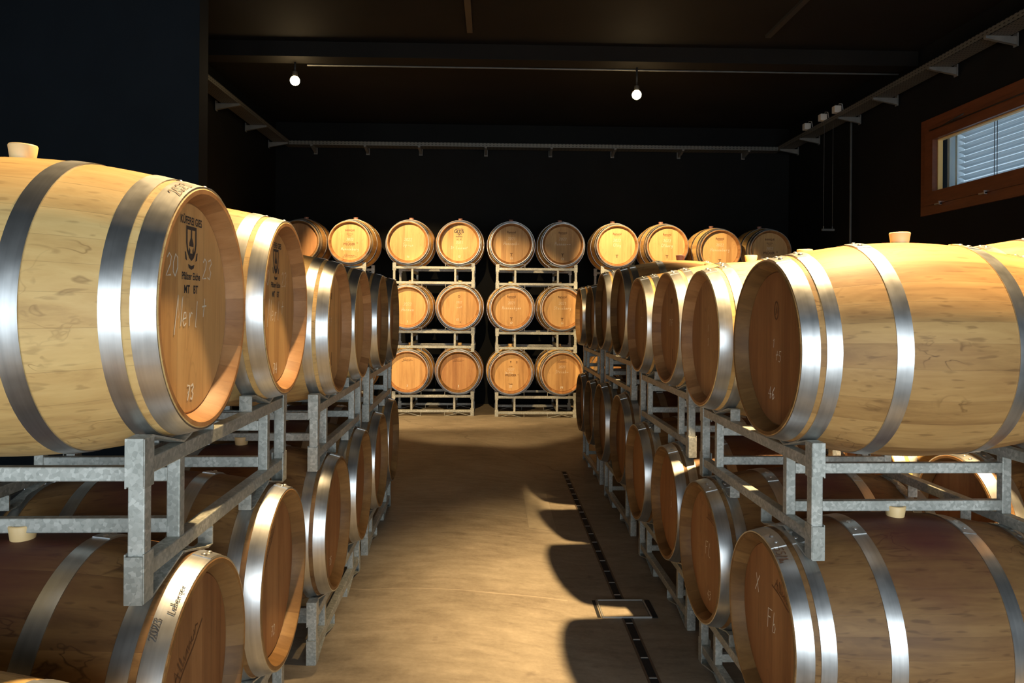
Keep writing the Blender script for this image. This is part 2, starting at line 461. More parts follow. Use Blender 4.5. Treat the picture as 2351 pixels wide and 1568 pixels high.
add_tube(bm, [(-0.05, w['y1']-0.75, w['z1']-0.10), (-0.075, w['y1']-0.45, w['z1']-0.145)], 0.009)
obj('opener_rod', bm_mesh(bm, 'opener_rod', MAT['black']), wr)
for yy in (w['y1']-0.35, w['y1']-1.05, w['y1']-1.75):
    bm = bmesh.new(); add_box(bm, (-0.07, yy-0.05, w['z0']+0.085), (-0.05, yy+0.05, w['z0']+0.10)); add_box(bm, (-0.08, yy-0.05, w['z0']+0.08), (-0.05, yy-0.035, w['z0']+0.115))
    obj('window_hinge', bm_mesh(bm, 'window_hinge', MAT['rivet']), wr)
bm = bmesh.new()
zz = w['z0'] + 0.16
while zz < w['z1'] - 0.14:
    vs = []
    prof = [(-0.036, 0.012), (-0.014, 0.010), (0.014, -0.002), (0.036, -0.018)]
    for (a, b) in prof:
        vs.append((bm.verts.new((0.16+a, w['y0']+0.15, zz+b)), bm.verts.new((0.16+a, w['y1']-0.40, zz+b))))
    for q in range(3):
        bm.faces.new((vs[q][0], vs[q+1][0], vs[q+1][1], vs[q][1]))
    zz += 0.064
sl = obj('blind_slats', bm_mesh(bm, 'blind_slats', MAT['slat']), wr)
md = sl.modifiers.new('s', 'SOLIDIFY'); md.thickness = 0.003
bm = bmesh.new()
for yy in (w['y1']-0.95, w['y1']-0.99, w['y1']-2.0):
    add_tube(bm, [(0.12, yy, w['z0']+0.1), (0.12, yy, w['z1']-0.1)], 0.003, 6)
obj('blind_cord', bm_mesh(bm, 'blind_cord', MAT['black']), wr)
bm = bmesh.new()
add_box(bm, (0.13, w['y1']-0.37, w['z0']+0.08), (0.20, w['y1']-0.335, w['z1']-0.08)); add_box(bm, (0.10, w['y1']-0.29, w['z0']+0.08), (0.24, w['y1']-0.25, w['z1']-0.08))
obj('blind_rail', bm_mesh(bm, 'blind_rail', MAT['slat']), wr)

# ------------------------------------------------------------------ barrels
HL = 0.465
def rad(y):
    t = abs(y) / HL
    return 0.355 - 0.065 * t ** 1.9
HEADY = HL - 0.045

def body_mesh(mat, chm, seg=96):
    bm = bmesh.new()
    prof = []
    n = 26
    prof.append((-HEADY+0.004, 0.254))
    prof.append((-HEADY+0.002, 0.2575))
    prof.append((-HL+0.004, 0.2725))
    prof.append((-HL, 0.276))
    prof.append((-HL, 0.2865))
    for i in range(n+1):
        y = -HL + 0.004 + (2*HL-0.008)*i/n
        prof.append((y, rad(y)))
    prof += [(HL, 0.2865), (HL, 0.276), (HL-0.004, 0.2725), (HEADY-0.002, 0.2575), (HEADY-0.004, 0.254)]
    m = len(prof)
    lathe(bm, prof, seg, sharp=(1, 3, 4, m-5, m-4, m-2))
    for f in bm.faces:
        c = f.calc_center_median()
        if abs(c.y) > HL-0.0005 or (abs(c.y) > HEADY-0.004 and sqrt(c.x*c.x+c.z*c.z) < 0.2775): f.material_index = 1
    return bm_mesh(bm, 'staves', [mat, chm])

def head_mesh(mat, side):
    bm = bmesh.new()
    s = side
    lathe(bm, [(s*(HEADY-0.02), 0.0), (s*(HEADY-0.02), 0.256), (s*(HEADY-0.003), 0.2565), (s*HEADY, 0.252), (s*HEADY, 0.0)], 64, sharp=(1, 3))
    return bm_mesh(bm, 'head', mat)

HOOPS = [(-0.463, -0.413), (-0.396, -0.353), (-0.205, -0.158), (0.158, 0.205), (0.353, 0.396), (0.413, 0.463)]
def hoop_mesh(a, b, seg=96):
    bm = bmesh.new()
    k = 5; th = 0.0028
    outer = [(a+(b-a)*i/k, rad(a+(b-a)*i/k)+th) for i in range(k+1)]
    inner = [(a+(b-a)*i/k, rad(a+(b-a)*i/k)-0.002) for i in range(k, -1, -1)]
    lathe(bm, outer+inner, seg, sharp=(0, k, k+1, 2*k+1), closed=True)
    # riveted lap near the top
    R = lambda y: rad(y)+th+0.0022
    an = [radians(v) for v in (4, 7, 10, 13, 16, 19)]
    vv = [[bm.verts.new((sin(t)*R(y), y, cos(t)*R(y))) for y in (a+0.001, (a+b)/2, b-0.001)] for t in an]
    lo = [[bm.verts.new((sin(t)*(R(y)-0.003), y, cos(t)*(R(y)-0.003))) for y in (a+0.001, (a+b)/2, b-0.001)] for t in an]
    for i in range(5):
        for j in range(2):
            bm.faces.new((vv[i][j], vv[i+1][j], vv[i+1][j+1], vv[i][j+1]))
        bm.faces.new((vv[i][0], lo[i][0], lo[i+1][0], vv[i+1][0])); bm.faces.new((vv[i][2], vv[i+1][2], lo[i+1][2], lo[i][2]))
    for e in (0, 5):
        for j in range(2): bm.faces.new((vv[e][j], vv[e][j+1], lo[e][j+1], lo[e][j]))
    return bm_mesh(bm, 'hoop', MAT['hoop'])

def rivet_mesh(a, b, t):
    bm = bmesh.new()
    y = (a+b)/2
    r0 = rad(y)+0.0045
    c = Vector((sin(t)*r0, y, cos(t)*r0)); nrm = Vector((sin(t), 0, cos(t)))
    u = Vector((0, 1, 0)); v = nrm.cross(u)
    rings = []
    for (h, rr) in ((0.0, 0.0085), (0.0028, 0.007), (0.0045, 0.004)):
        rings.append([bm.verts.new(c + nrm*h + u*cos(2*pi*k/12)*rr + v*sin(2*pi*k/12)*rr) for k in range(12)])
    for i in range(2):
        for k in range(12):
            f = bm.faces.new((rings[i][k], rings[i][(k+1)%12], rings[i+1][(k+1)%12], rings[i+1][k])); f.smooth = True
    bm.faces.new(rings[2])
    bmesh.ops.recalc_face_normals(bm, faces=bm.faces[:])
    return bm_mesh(bm, 'rivet', MAT['rivet'])

def bung_mesh(mat):
    bm = bmesh.new()
    z = rad(0)-0.004
    lathe(bm, [(z, 0), (z, 0.0275), (z+0.036, 0.033), (z+0.0395, 0.031), (z+0.0385, 0.024), (z+0.034, 0.022), (z+0.034, 0)], 28, sharp=(1, 4, 5), axis='Z')
    return bm_mesh(bm, 'bung', mat)

MESH = {}
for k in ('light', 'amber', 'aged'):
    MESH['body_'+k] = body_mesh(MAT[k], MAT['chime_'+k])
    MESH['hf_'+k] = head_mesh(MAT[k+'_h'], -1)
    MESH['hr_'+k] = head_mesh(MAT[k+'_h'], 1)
MESH['hoops'] = [hoop_mesh(a, b) for a, b in HOOPS]
MESH['rivets'] = [[rivet_mesh(a, b, radians(t)) for t in (7, 14)] for a, b in HOOPS]
MESH['bung'] = bung_mesh(MAT['bung']); MESH['bung_d'] = bung_mesh(MAT['bung_d'])

# ---- writing on the heads -------------------------------------------------
G = {
 '0': [[(.5,0),(.15,.2),(.1,.6),(.35,1),(.7,.85),(.8,.4),(.5,0)]],
 '1': [[(.2,.75),(.5,1),(.5,0)]],
 '2': [[(.1,.8),(.35,1),(.7,.85),(.6,.5),(.1,0),(.8,.05)]],
 '3': [[(.1,.9),(.5,1),(.7,.8),(.35,.55),(.7,.35),(.5,0),(.1,.1)]],
 '4': [[(.6,0),(.55,1),(.1,.35),(.85,.4)]],
 '5': [[(.75,1),(.2,1),(.2,.6),(.6,.6),(.7,.25),(.45,0),(.1,.1)]],
 '6': [[(.7,1),(.25,.6),(.15,.2),(.4,0),(.7,.2),(.5,.45),(.2,.3)]],
 '7': [[(.1,1),(.75,.95),(.35,0)],[(.3,.5),(.65,.52)]],
 '8': [[(.45,.5),(.15,.8),(.45,1),(.75,.8),(.15,.2),(.45,0),(.75,.25),(.45,.5)]],
 '9': [[(.7,.7),(.4,.5),(.15,.75),(.45,1),(.7,.75),(.6,0)]],
 'M': [[(.05,-.3),(.25,1.15),(.45,.3),(.85,1.1),(.8,0)]],
 'H': [[(.1,0),(.2,1)],[(.7,1),(.65,0)],[(.1,.45),(.75,.5)]],
 'S': [[(.75,.9),(.4,1),(.2,.75),(.65,.35),(.45,0),(.1,.1)]],
 'O': [[(.5,1),(.1,.7),(.15,.15),(.55,0),(.85,.4),(.75,.85),(.5,1)]],
 'L': [[(.3,1),(.15,.05),(.7,0)]],
 'F': [[(.8,1),(.15,.95),(.25,0)],[(.2,.55),(.6,.6)]],
 'X': [[(.1,1),(.8,0)],[(.8,1),(.1,0)]],
 'T': [[(.05,1),(.85,1)],[(.45,1),(.4,0)]],
 'I': [[(.4,1),(.4,0)]],
 'e': [[(.1,.25),(.6,.3),(.5,.5),(.25,.5),(.1,.2),(.35,0),(.65,.1)]],
 'r': [[(.15,.5),(.2,0)],[(.2,.3),(.4,.5),(.6,.45)]],
 'l': [[(.3,1),(.25,0),(.4,0)]],
 'o': [[(.4,.5),(.1,.3),(.25,0),(.55,.1),(.6,.4),(.4,.5)]],
 't': [[(.35,.9),(.3,0)],[(.05,.55),(.7,.6)]],
 'n': [[(.1,.5),(.12,0)],[(.12,.3),(.35,.5),(.5,.35),(.5,0)]],
 'b': [[(.2,1),(.15,0),(.5,.05),(.6,.3),(.4,.48),(.18,.35)]],
 'g': [[(.6,.5),(.2,.45),(.15,.15),(.5,.1),(.6,.5),(.55,-.35),(.15,-.3)]],
 'i': [[(.3,.5),(.28,0)],[(.3,.7),(.31,.74)]],
 'p': [[(.15,.5),(.1,-.4)],[(.15,.45),(.5,.5),(.55,.15),(.15,.05)]],
 'a': [[(.55,.45),(.2,.45),(.1,.15),(.4,0),(.55,.4),(.6,0)]],
 'u': [[(.1,.5),(.12,.1),(.4,0),(.55,.45),(.6,0)]],
 'k': [[(.15,1),(.12,0)],[(.5,.5),(.14,.25),(.55,0)]],
 '.': [[(.3,0),(.34,.03)]],
 '+': [[(.5,1.0),(.4,.1)],[(.1,.6),(.85,.65)]],
 '-': [[(.05,.3),(.3,.34),(.8,.28)]],
 'Z': [[(-.05,-.12),(1,-.16)]],
}
def stroke_pts(text, h, slant=0.15, adv=0.85, seed=1):
    rn = random.Random(seed)
    out = []; x = 0.0
    for ch in text:
        if ch == ' ': x += 0.5*h; continue
        g = G.get(ch)
        if g is None: continue
        small = ch.islower() or ch in '.'
        wv = 0.72 if not small else 0.62
        jy = rn.uniform(-.04, .04)
        for s in g:
            out.append([((x + (px*wv + (py)*slant)*h), (py+jy)*h) for px, py in s])
        x += adv*wv*h*1.12
    if out:
        xs = [p[0] for s in out for p in s]; c = (min(xs)+max(xs))/2
        out = [[(p[0]-c, p[1]) for p in s] for s in out]
    return out

def ribbon(bm, pts, wdt, place):
    n = len(pts)
    L = []
    for i, p in enumerate(pts):
        a = pts[max(0, i-1)]; b = pts[min(n-1, i+1)]
        dx, dy = b[0]-a[0], b[1]-a[1]; d = sqrt(dx*dx+dy*dy) or 1
        nx_, ny_ = -dy/d*wdt/2, dx/d*wdt/2
        L.append((bm.verts.new(place(p[0]+nx_, p[1]+ny_)), bm.verts.new(place(p[0]-nx_, p[1]-ny_))))
    for i in range(n-1):
        bm.faces.new((L[i][0], L[i][1], L[i+1][1], L[i+1][0]))

def flat_place(x0, z0):
    yy = -HEADY - 0.0008
    return lambda u, v: (x0+u, yy, z0+v)

def hoop_place(ang0, a, b):
    """u runs round the hoop, v along its width; written as read from the head side"""
    def f(u, v):
        y = a + 0.006 + v
        y = max(a+0.001, min(b-0.001, y))
        r = rad(y) + 0.0045
        t = ang0 + u / r
        return (sin(t)*r, y, cos(t)*r)
    return f

def chalk(parent, text, x, z, h, wdt=0.004, mat='chalk', name='chalk_writing', slant=0.15, place=None, seed=1):
    bm = bmesh.new()
    pl = place or flat_place(x, z)
    for s in stroke_pts(text, h, slant, seed=seed): ribbon(bm, s, wdt, pl)
    o = obj(name, bm_mesh(bm, name, MAT[mat]), parent)
    return o

def printed(parent, lines, mat='ink', name='printed_stamp', polys=()):
    """lines: (text, x, z, height, squeeze)"""
    for (txt, x, z, h, sq) in lines:
        cu = bpy.data.curves.new('t', 'FONT'); cu.body = txt; cu.align_x = 'CENTER'; cu.size = h*1.38; cu.resolution_u = 3; cu.offset = h*0.035
        to = bpy.data.objects.new('t', cu); C.objects.link(to)
        bpy.context.view_layer.update()
        me = bpy.data.meshes.new_from_object(to.evaluated_get(bpy.context.evaluated_depsgraph_get()))
        me.transform(Matrix.Translation((x, -HEADY-0.0007, z)) @ Matrix.Rotation(radians(90), 4, 'X') @ Matrix.Diagonal((sq, 1, 1, 1)))
        me.materials.clear(); me.materials.append(MAT[mat]); me.name = name
        bpy.data.objects.remove(to); bpy.data.curves.remove(cu)
        obj(name, me, parent)
    if polys:
        bm = bmesh.new()
        for (pts, x, z, s) in polys:
            vs = [bm.verts.new((x+p[0]*s, -HEADY-0.0007, z+p[1]*s)) for p in pts]
            bm.faces.new(vs)
        obj(name if name != 'printed_stamp' else 'stamp_arrows', bm_mesh(bm, name, MAT[mat]), parent)

def emblem_polys(x, z, s):
    P = []
    out = [(-.5,.62),(.5,.62),(.5,.0),(.42,-.3),(.22,-.55),(0,-.66),(-.22,-.55),(-.42,-.3),(-.5,.0)]
    inn = [(p[0]*.74, p[1]*.78) for p in out]
    n = len(out)
    for i in range(n):
        j = (i+1) % n
        P.append(([out[i], inn[i], inn[j], out[j]], x, z, s))
    # bottle / tower with a round foot
    P.append(([(-.07,.5),(-.07,.2),(-.2,.0),(-.2,-.12),(.2,-.12),(.2,.0),(.07,.2),(.07,.5)], x, z, s))
    P.append(([(-.2,-.15),(-.26,-.42),(-.12,-.5),(-.1,-.25)], x, z, s))
    P.append(([(.2,-.15),(.1,-.25),(.12,-.5),(.26,-.42)], x, z, s))
    P.append(([(-.12,-.38),(-.12,-.5),(.12,-.5),(.12,-.38)], x, z, s))
    # ribbons below
    P.append(([(-.62,-.32),(-.5,-.36),(-.4,-.66),(-.55,-.62)], x, z, s))
    P.append(([(.62,-.32),(.55,-.62),(.4,-.66),(.5,-.36)], x, z, s))
    P.append(([(-.3,-.78),(-.24,-.92),(0,-.98),(.24,-.92),(.3,-.78),(0,-.84)], x, z, s))
    return P

def script_brand(parent, x, z, s=1.0, rot=0.12, name='cooper_brand'):
    """slanted branded signature with underline"""
    bm = bmesh.new()
    pl = flat_place(x, z)
    c, sn = cos(rot), sin(rot)
    strokes = [[(-.1,-.02),(-.085,.03),(-.07,-.02)], [(-.095,.005),(-.07,.008)],
               [(-.06,.035),(-.055,-.01),(-.045,-.01)], [(-.045,.035),(-.04,-.01),(-.03,-.005)],
               [(-.025,.012),(-.022,-.01),(-.01,.0),(-.002,.012),(0,-.01)], [(.008,.012),(.01,-.01),(.025,.01),(.028,-.01)],
               [(.04,.01),(.033,-.004),(.045,-.01),(.055,.0)], [(.06,.012),(.058,-.01),(.075,.01),(.09,.0)],
               [(-.13,-.03),(-.05,-.022),(.03,-.028),(.12,-.018)]]
    for st in strokes:
        ribbon(bm, [((p[0]*c-p[1]*sn)*s, (p[0]*sn+p[1]*c)*s) for p in st], 0.006*s, pl)
    return obj(name, bm_mesh(bm, name, MAT['burn']), parent)

def mark_barrel(b, kind, seed=1):
    """what is written on the head that faces the aisle / the camera"""
    c = lambda t, x, z, h, **k: chalk(b, t, x, z, h, seed=seed, **k)
    if kind == 'merlot73' or kind == 'merlot74':
        printed(b, [('KÜFEREI GIES', 0, 0.203, 0.019, 0.88), ('Pfälzer Eiche', 0, 0.069, 0.018, 0.92), ('MT   BT', 0, 0.036, 0.020, 0.95)])
        printed(b, [], name='shield_emblem', polys=emblem_polys(0, 0.158, 0.066))
        wd = 0.0040 if kind == 'merlot73' else 0.0026
        c('20', -0.115, 0.072, 0.052, wdt=wd); c('23', 0.105, 0.072, 0.052, wdt=wd)
        c('Merl', -0.03, -0.045, 0.064, wdt=wd); c('+', 0.088, -0.030, 0.052, wdt=wd)
        c('73' if kind == 'merlot73' else '74', 0.0, -0.225, 0.036, wdt=0.006)
    elif kind == 'pfluger':
        printed(b, [('PFLÜGER', -0.01, -0.045, 0.034, 0.86), ('®', 0.105, -0.022, 0.020, 1)], mat='burn')
        printed(b, [('BARRIQUE', 0, 0.15, 0.026, 0.8), ('SELECTION', 0, 0.105, 0.013, 1), ('VOSGES', 0, 0.083, 0.010, 1)], mat='burn')
        c('2022', 0.0, 0.02, 0.036, wdt=0.003); c('Hannenberg', 0.0, -0.115, 0.042, wdt=0.003)
        script_brand(b, 0, -0.19, 0.8, 0)
    elif kind == 'pfluger_low':
        printed(b, [('PFLÜGER', 0.0, -0.045, 0.028, 1.0), ('®', 0.105, -0.03, 0.014, 1), ('Vosges', 0, -0.16, 0.015, 1), ('CUVÉE', 0, 0.085, 0.012, 1)], mat='burn',
                polys=[([(0,.5),(.4,.1),(.12,.1),(.12,-.5),(-.12,-.5),(-.12,.1),(-.4,.1)], 0.0, 0.155, 0.035), ([(0,.5),(.4,.1),(.12,.1),(.12,-.5),(-.12,-.5),(-.12,.1),(-.4,.1)], 0.085, 0.15, 0.035)])
        c('2022', 0.0, 0.03, 0.036, wdt=0.0025); c('Spaten', -0.03, -0.01, 0.034, wdt=0.0025); c('72', 0, -0.205, 0.03, wdt=0.005)
    elif kind == 'emblem_back':
        printed(b, [('KÜFEREI GIES', 0, 0.19, 0.013, 0.9), ('G', -0.05, 0.14, 0.05, 0.9), ('S', 0.05, 0.14, 0.05, 0.9), ('Pfälzer Eiche', 0, 0.082, 0.014, 0.95), ('HT    BT', 0, 0.045, 0.014, 1.0)])
        printed(b, [], name='shield_emblem', polys=emblem_polys(0, 0.150, 0.055))
        c('2021', 0.0, -0.01, 0.036, wdt=0.003); c('St.Laurent', 0.0, -0.085, 0.040, wdt=0.003); c('13', 0.0, -0.205, 0.03, wdt=0.005)
    elif kind.startswith('remond'):
        _, yr, name_, no = kind.split('|')
        printed(b, [('Remond', 0, 0.155, 0.030, 0.85), ('TRONÇAIS', 0, 0.140, 0.009, 1.3)], mat='burn')
        printed(b, [('T', 0, -0.165, 0.042, 1.1)], mat='burn', name='forest_mark')
        c(yr, 0.0, 0.06, 0.040, wdt=0.003); c(name_, 0.0, -0.01, 0.046, wdt=0.003)
        if no: c(no, 0.0, -0.215, 0.030, wdt=0.0045)
    elif kind.startswith('script'):
        _, yr, name_, no = kind.split('|')
        script_brand(b, 0.0, 0.165, 0.62, 0.03)
        if yr: c(yr, 0.0, 0.07, 0.036, wdt=0.0025)
        if name_: c(name_, 0.0, 0.0, 0.044, wdt=0.0025)
        if no: c(no, 0.0, -0.215, 0.032, wdt=0.006)
    elif kind.startswith('plain'):
        _, yr, name_, no = kind.split('|')
        if yr: c(yr, 0.0, 0.02, 0.042, wdt=0.0025)
        if name_: c(name_, 0.0, -0.055, 0.050, wdt=0.0028)
        if no: c(no, 0.0, -0.215, 0.030, wdt=0.005)
    elif kind == 'round_mark':
        bm = bmesh.new(); ribbon(bm, [(0.014*sin(a*pi/6), 0.014*cos(a*pi/6)) for a in range(13)], 0.006, flat_place(0, 0.155))
        ribbon(bm, [(0.006*sin(a*pi/3), 0.006*cos(a*pi/3)) for a in range(7)], 0.006, flat_place(0.02, -0.205))
        obj('cooper_brand', bm_mesh(bm, 'cooper_brand', MAT['burn']), b)
        c('2022', 0, 0.06, 0.03, wdt=0.002); c('Pinot', 0, -0.01, 0.036, wdt=0.002); c('15', -0.02, -0.185, 0.03, wdt=0.004)
    elif kind == 'lember':
        script_brand(b, -0.02, 0.085, 0.85, 0.55)
        chalk(b, '2023', 0, 0, 0.017, wdt=0.0025, mat='ink', name='marker_writing', place=hoop_place(radians(-43), HOOPS[0][0]+0.024, HOOPS[0][1]), seed=seed)
        chalk(b, 'Lemberger', 0, 0, 0.017, wdt=0.0022, mat='ink', name='marker_writing', place=hoop_place(radians(-29), HOOPS[0][0]+0.003, HOOPS[0][1]), seed=seed)
    elif kind == 'cask72':
        script_brand(b, -0.05, 0.13, 0.6, 0.7); c('72', 0.0, -0.20, 0.034, wdt=0.003)
    elif kind == 'cask75':
        c('75', 0.02, -0.20, 0.034, wdt=0.003)
    elif kind == 'rr':
        printed(b, [('RR', -0.02, 0.13, 0.028, 0.8), ('I', 0.0, -0.17, 0.06, 0.7)], mat='burn')
        c('T F', -0.03, 0.01, 0.035, wdt=0.0022)
    elif kind == 'pin46':
        bm = bmesh.new(); ribbon(bm, [(0.016*sin(a*pi/6), 0.030*cos(a*pi/6)) for a in range(13)], 0.006, flat_place(0.0, 0.125))
        ribbon(bm, [(-.006,-.015),(.004,.015),(.006,-.01)], 0.004, flat_place(0.0, 0.125))
        obj('cooper_brand', bm_mesh(bm, 'cooper_brand', MAT['burn']), b)
        c('1', -0.02, 0.0, 0.03, wdt=0.0022); c('+5', 0.02, -0.045, 0.035, wdt=0.0022); c('46', -0.035, -0.175, 0.042, wdt=0.004)
    elif kind == 'xf6':
        c('X', -0.125, 0.055, 0.062, wdt=0.0035); c('Fb', 0.0, -0.03, 0.070, wdt=0.0035)
        script_brand(b, 0.10, 0.12, 0.75, -0.28)
        chalk(b, '+55Mus', 0, 0, 0.026, wdt=0.003, mat='burn', name='marker_writing', place=hoop_place(radians(24), *HOOPS[0]), seed=seed)
    elif kind == 'f43':
        c('FL', 0.0, -0.02, 0.06, wdt=0.003); c('43', 0.02, -0.20, 0.038, wdt=0.0035); script_brand(b, 0.06, 0.15, 0.6, -0.1)
    elif kind == 'dots':
        c('I', 0.0, 0.03, 0.03, wdt=0.002); c('3', 0.0, -0.03, 0.03, wdt=0.002)

HOOPNOTE = {}
def barrel(loc, rz, wood='light', mark=None, label='', group='', near=True, scale=(1, 1, 1), bung='bung', seed=1, roll=0.0, hoopnote=None):
    r = empty('wine_barrel', loc, rz)
    r.scale = scale
    tag(r, label, 'barrel', group)
    hw = wood.split('+')[-1]; wood = wood.split('+')[0]
    b = obj('staves', MESH['body_'+wood], r)
    obj('head', MESH['hf_'+hw], r)
    obj('head', MESH['hr_'+hw], r)
    for i in range(6):
        h = obj('hoop', MESH['hoops'][i], r)
        if near:
            for rm in MESH['rivets'][i]: obj('rivet', rm, h)
    if bung: obj('bung', MESH[bung], r)
    if mark: mark_barrel(r, mark, seed)
    if hoopnote:
        txt, ang, hh, mt = hoopnote
        chalk(r, txt, 0, 0, hh, wdt=0.003, mat=mt, name='marker_writing', place=hoop_place(radians(ang), *HOOPS[0]), seed=seed)
    return r

# ------------------------------------------------------------------ barrel racks
T = 0.036
def rack_meshes(h, inner, half=0.57, key='', low=False):
    """rack local frame: x = along the two barrels, y = barrel axis (frames at +-0.37), z = 0 at the middle"""
    D = 0.37
    z1 = h/2; z0 = -h/2
    R = {}
    def mk(name, boxes, bev=0.003):
        bm = bmesh.new()
        for a, b in boxes: add_box(bm, a, b, bevel=bev)
        R.setdefault(name, []).append(bm_mesh(bm, name, MAT['zinc']))
    for s in (-1, 1):
        y = s*D
        mk('rail', [((-half, y-T/2, z1-T), (half, y+T/2, z1))])
        mk('rail', [((-half, y-T/2, z0), (half, y+T/2, z0+T))])
        for x in (-half+T/2, half-T/2):
            mk('corner_post', [((x-T/2+0.001, y-T/2-0.002, z0+T-0.001), (x+T/2-0.001, y+T/2-0.002, z1-T+0.001))])
        for x in (-inner, inner):
            mk('upright', [((x-T/2+.003, y-T/2+.002, z0+T-0.001), (x+T/2-.003, y+T/2-.002, z1-T+0.001))])
        # saddles: folded strap, cap on the corner, sloping to a V over the upright and up again
        for vx in (-0.36, 0.36):
            o = 1 if vx > 0 else -1
            xo = o*(half+0.003); xi = o*0.165
            for up in (1, -1):
                zr = z1 if up > 0 else z0
                th = 0.005; rise = 0.047
                pts = [(xo, zr - up*0.055), (xo, zr+up*rise), (xo-o*0.045, zr+up*rise), (vx, zr+up*0.004), (xi+o*0.03, zr+up*rise), (xi, zr+up*rise), (xi, zr-up*0.0)]
                bm = bmesh.new()
                ww = 0.0195
                A = []
                for i, (px, pz) in enumerate(pts):
                    a = Vector(pts[max(0, i-1)]); b = Vector(pts[min(len(pts)-1, i+1)])
                    d = (b-a).normalized(); nn = Vector((-d.y, d.x))*th/2
                    A.append([bm.verts.new((px+nn.x, y-ww, pz+nn.y)), bm.verts.new((px+nn.x, y+ww, pz+nn.y)),
                              bm.verts.new((px-nn.x, y+ww, pz-nn.y)), bm.verts.new((px-nn.x, y-ww, pz-nn.y))])
                for i in range(len(A)-1):
                    for k in range(4):
                        bm.faces.new((A[i][k], A[i][(k+1)%4], A[i+1][(k+1)%4], A[i+1][k]))
                bm.faces.new(A[0][::-1]); bm.faces.new(A[-1])
                bmesh.ops.recalc_face_normals(bm, faces=bm.faces[:])
                # folded cap cheeks on the corner
                zc0, zc1 = sorted((zr-up*0.060, zr+up*rise))
                for yy in (y-ww-0.002, y+ww-0.002):
                    add_box(bm, (min(xo, xo-o*0.047), yy, zc0), (max(xo, xo-o*0.047), yy+0.004, zc1), bevel=0.0012)
                R.setdefault('saddle', []).append(bm_mesh(bm, 'saddle', MAT['zinc']))
    for x in (-inner, inner):
        mk('crossbar', [((x-T/2+.004, -D+T/2-.004, z1-T-0.055), (x+T/2-.004, D-T/2+.004, z1-T-0.020))])
        mk('crossbar', [((x-T/2+.004, -D+T/2-.004, z0+T+0.010), (x+T/2-.004, D-T/2+.004, z0+T+0.045))])
    return R

RC = {}
def rack(loc, rz, h, inner, label, group):
    key = (round(h, 3), inner)
    if key not in RC: RC[key] = rack_meshes(h, inner)
    r = empty('barrel_rack', loc, rz)
    tag(r, label, 'rack', group)
    for n_, lst in RC[key].items():
        for me in lst: obj(n_, me, r)
    return r

S = 0.327     # barrel centre above the rail it lies on
def stack(cx, cy, rz, spread, cz, woods, marks, labels, groups, racklabels, rackgroup, inner=0.36, near=True,
          scale=(1, 1, 1), bungs=None, notes=None, order=1, lower_shift=0.0):
    """two barrels per tier standing on racks; cz: centre heights bottom to top; local x runs along the rack"""
    ca, sa = cos(rz), sin(rz)
    S = 0.327 + 0.31*(scale[0]-1)
    fzv = min(fz(cx + dx*ca - dy*sa, cy + dx*sa + dy*ca) for dx in (-.57, .57) for dy in (-.37, .37))
    h0 = cz[0] - S - 0.047 - fzv
    rack((cx, cy, fzv + 0.0475 + h0/2), rz, h0, inner, racklabels[0], rackgroup)
    for t in range(1, len(cz)):
        hh = round(cz[t]-cz[t-1] - 2*S, 3)
        rack((cx, cy, (cz[t]+cz[t-1])/2), rz, hh, inner, racklabels[t], rackgroup)
    for t in range(len(cz)):
        for k in (0, 1):
            dx = (-spread if k == 0 else spread)*order
            off = lower_shift if t == 0 else 0.0
            j = random.Random(int((cx*31+cy*17+t*7+k)*1000))
            dyy = off + j.uniform(-0.008, 0.008)
            X = cx + dx*ca - dyy*sa; Yy = cy + dx*sa + dyy*ca
            i = t*2+k
            barrel((X, Yy, cz[t]), rz + j.uniform(-0.012, 0.012), woods[i], marks[i], labels[i], groups[t], near, scale,
                   (bungs[i] if bungs else 'bung'), seed=i+int(cy*10), hoopnote=(notes or {}).get(i))

ZR = CAMZ
# left row (heads face +x): rz=+90deg -> local -y -> +x, local x -> +y
def lx(y, head): return head - 0.0 - HL - 0.016*0
GL1, GL2 = 'lower tier barrels of the left row', 'upper tier barrels of the left row'
GR1, GR2 = 'lower tier barrels of the right row', 'upper tier barrels of the right row'
RKL, RKR, RKB = 'steel racks under the left row', 'steel racks under the right row', 'steel racks against the back wall'
W90 = radians(90) + radians(0.9)
E90 = radians(-90) + radians(0.9)

def left_stack(yc, sp, head_x, z2, z1, **kw):
    kw['scale'] = (1, 0.95, 1)
    stack(head_x - HL*0.95, yc, W90, sp, (ZR+z1, ZR+z2), **kw)
def right_stack(yc, sp, head_x, z2, z1, **kw):
    stack(head_x + HL, yc, E90, sp, (ZR+z1, ZR+z2), order=-1, **kw)

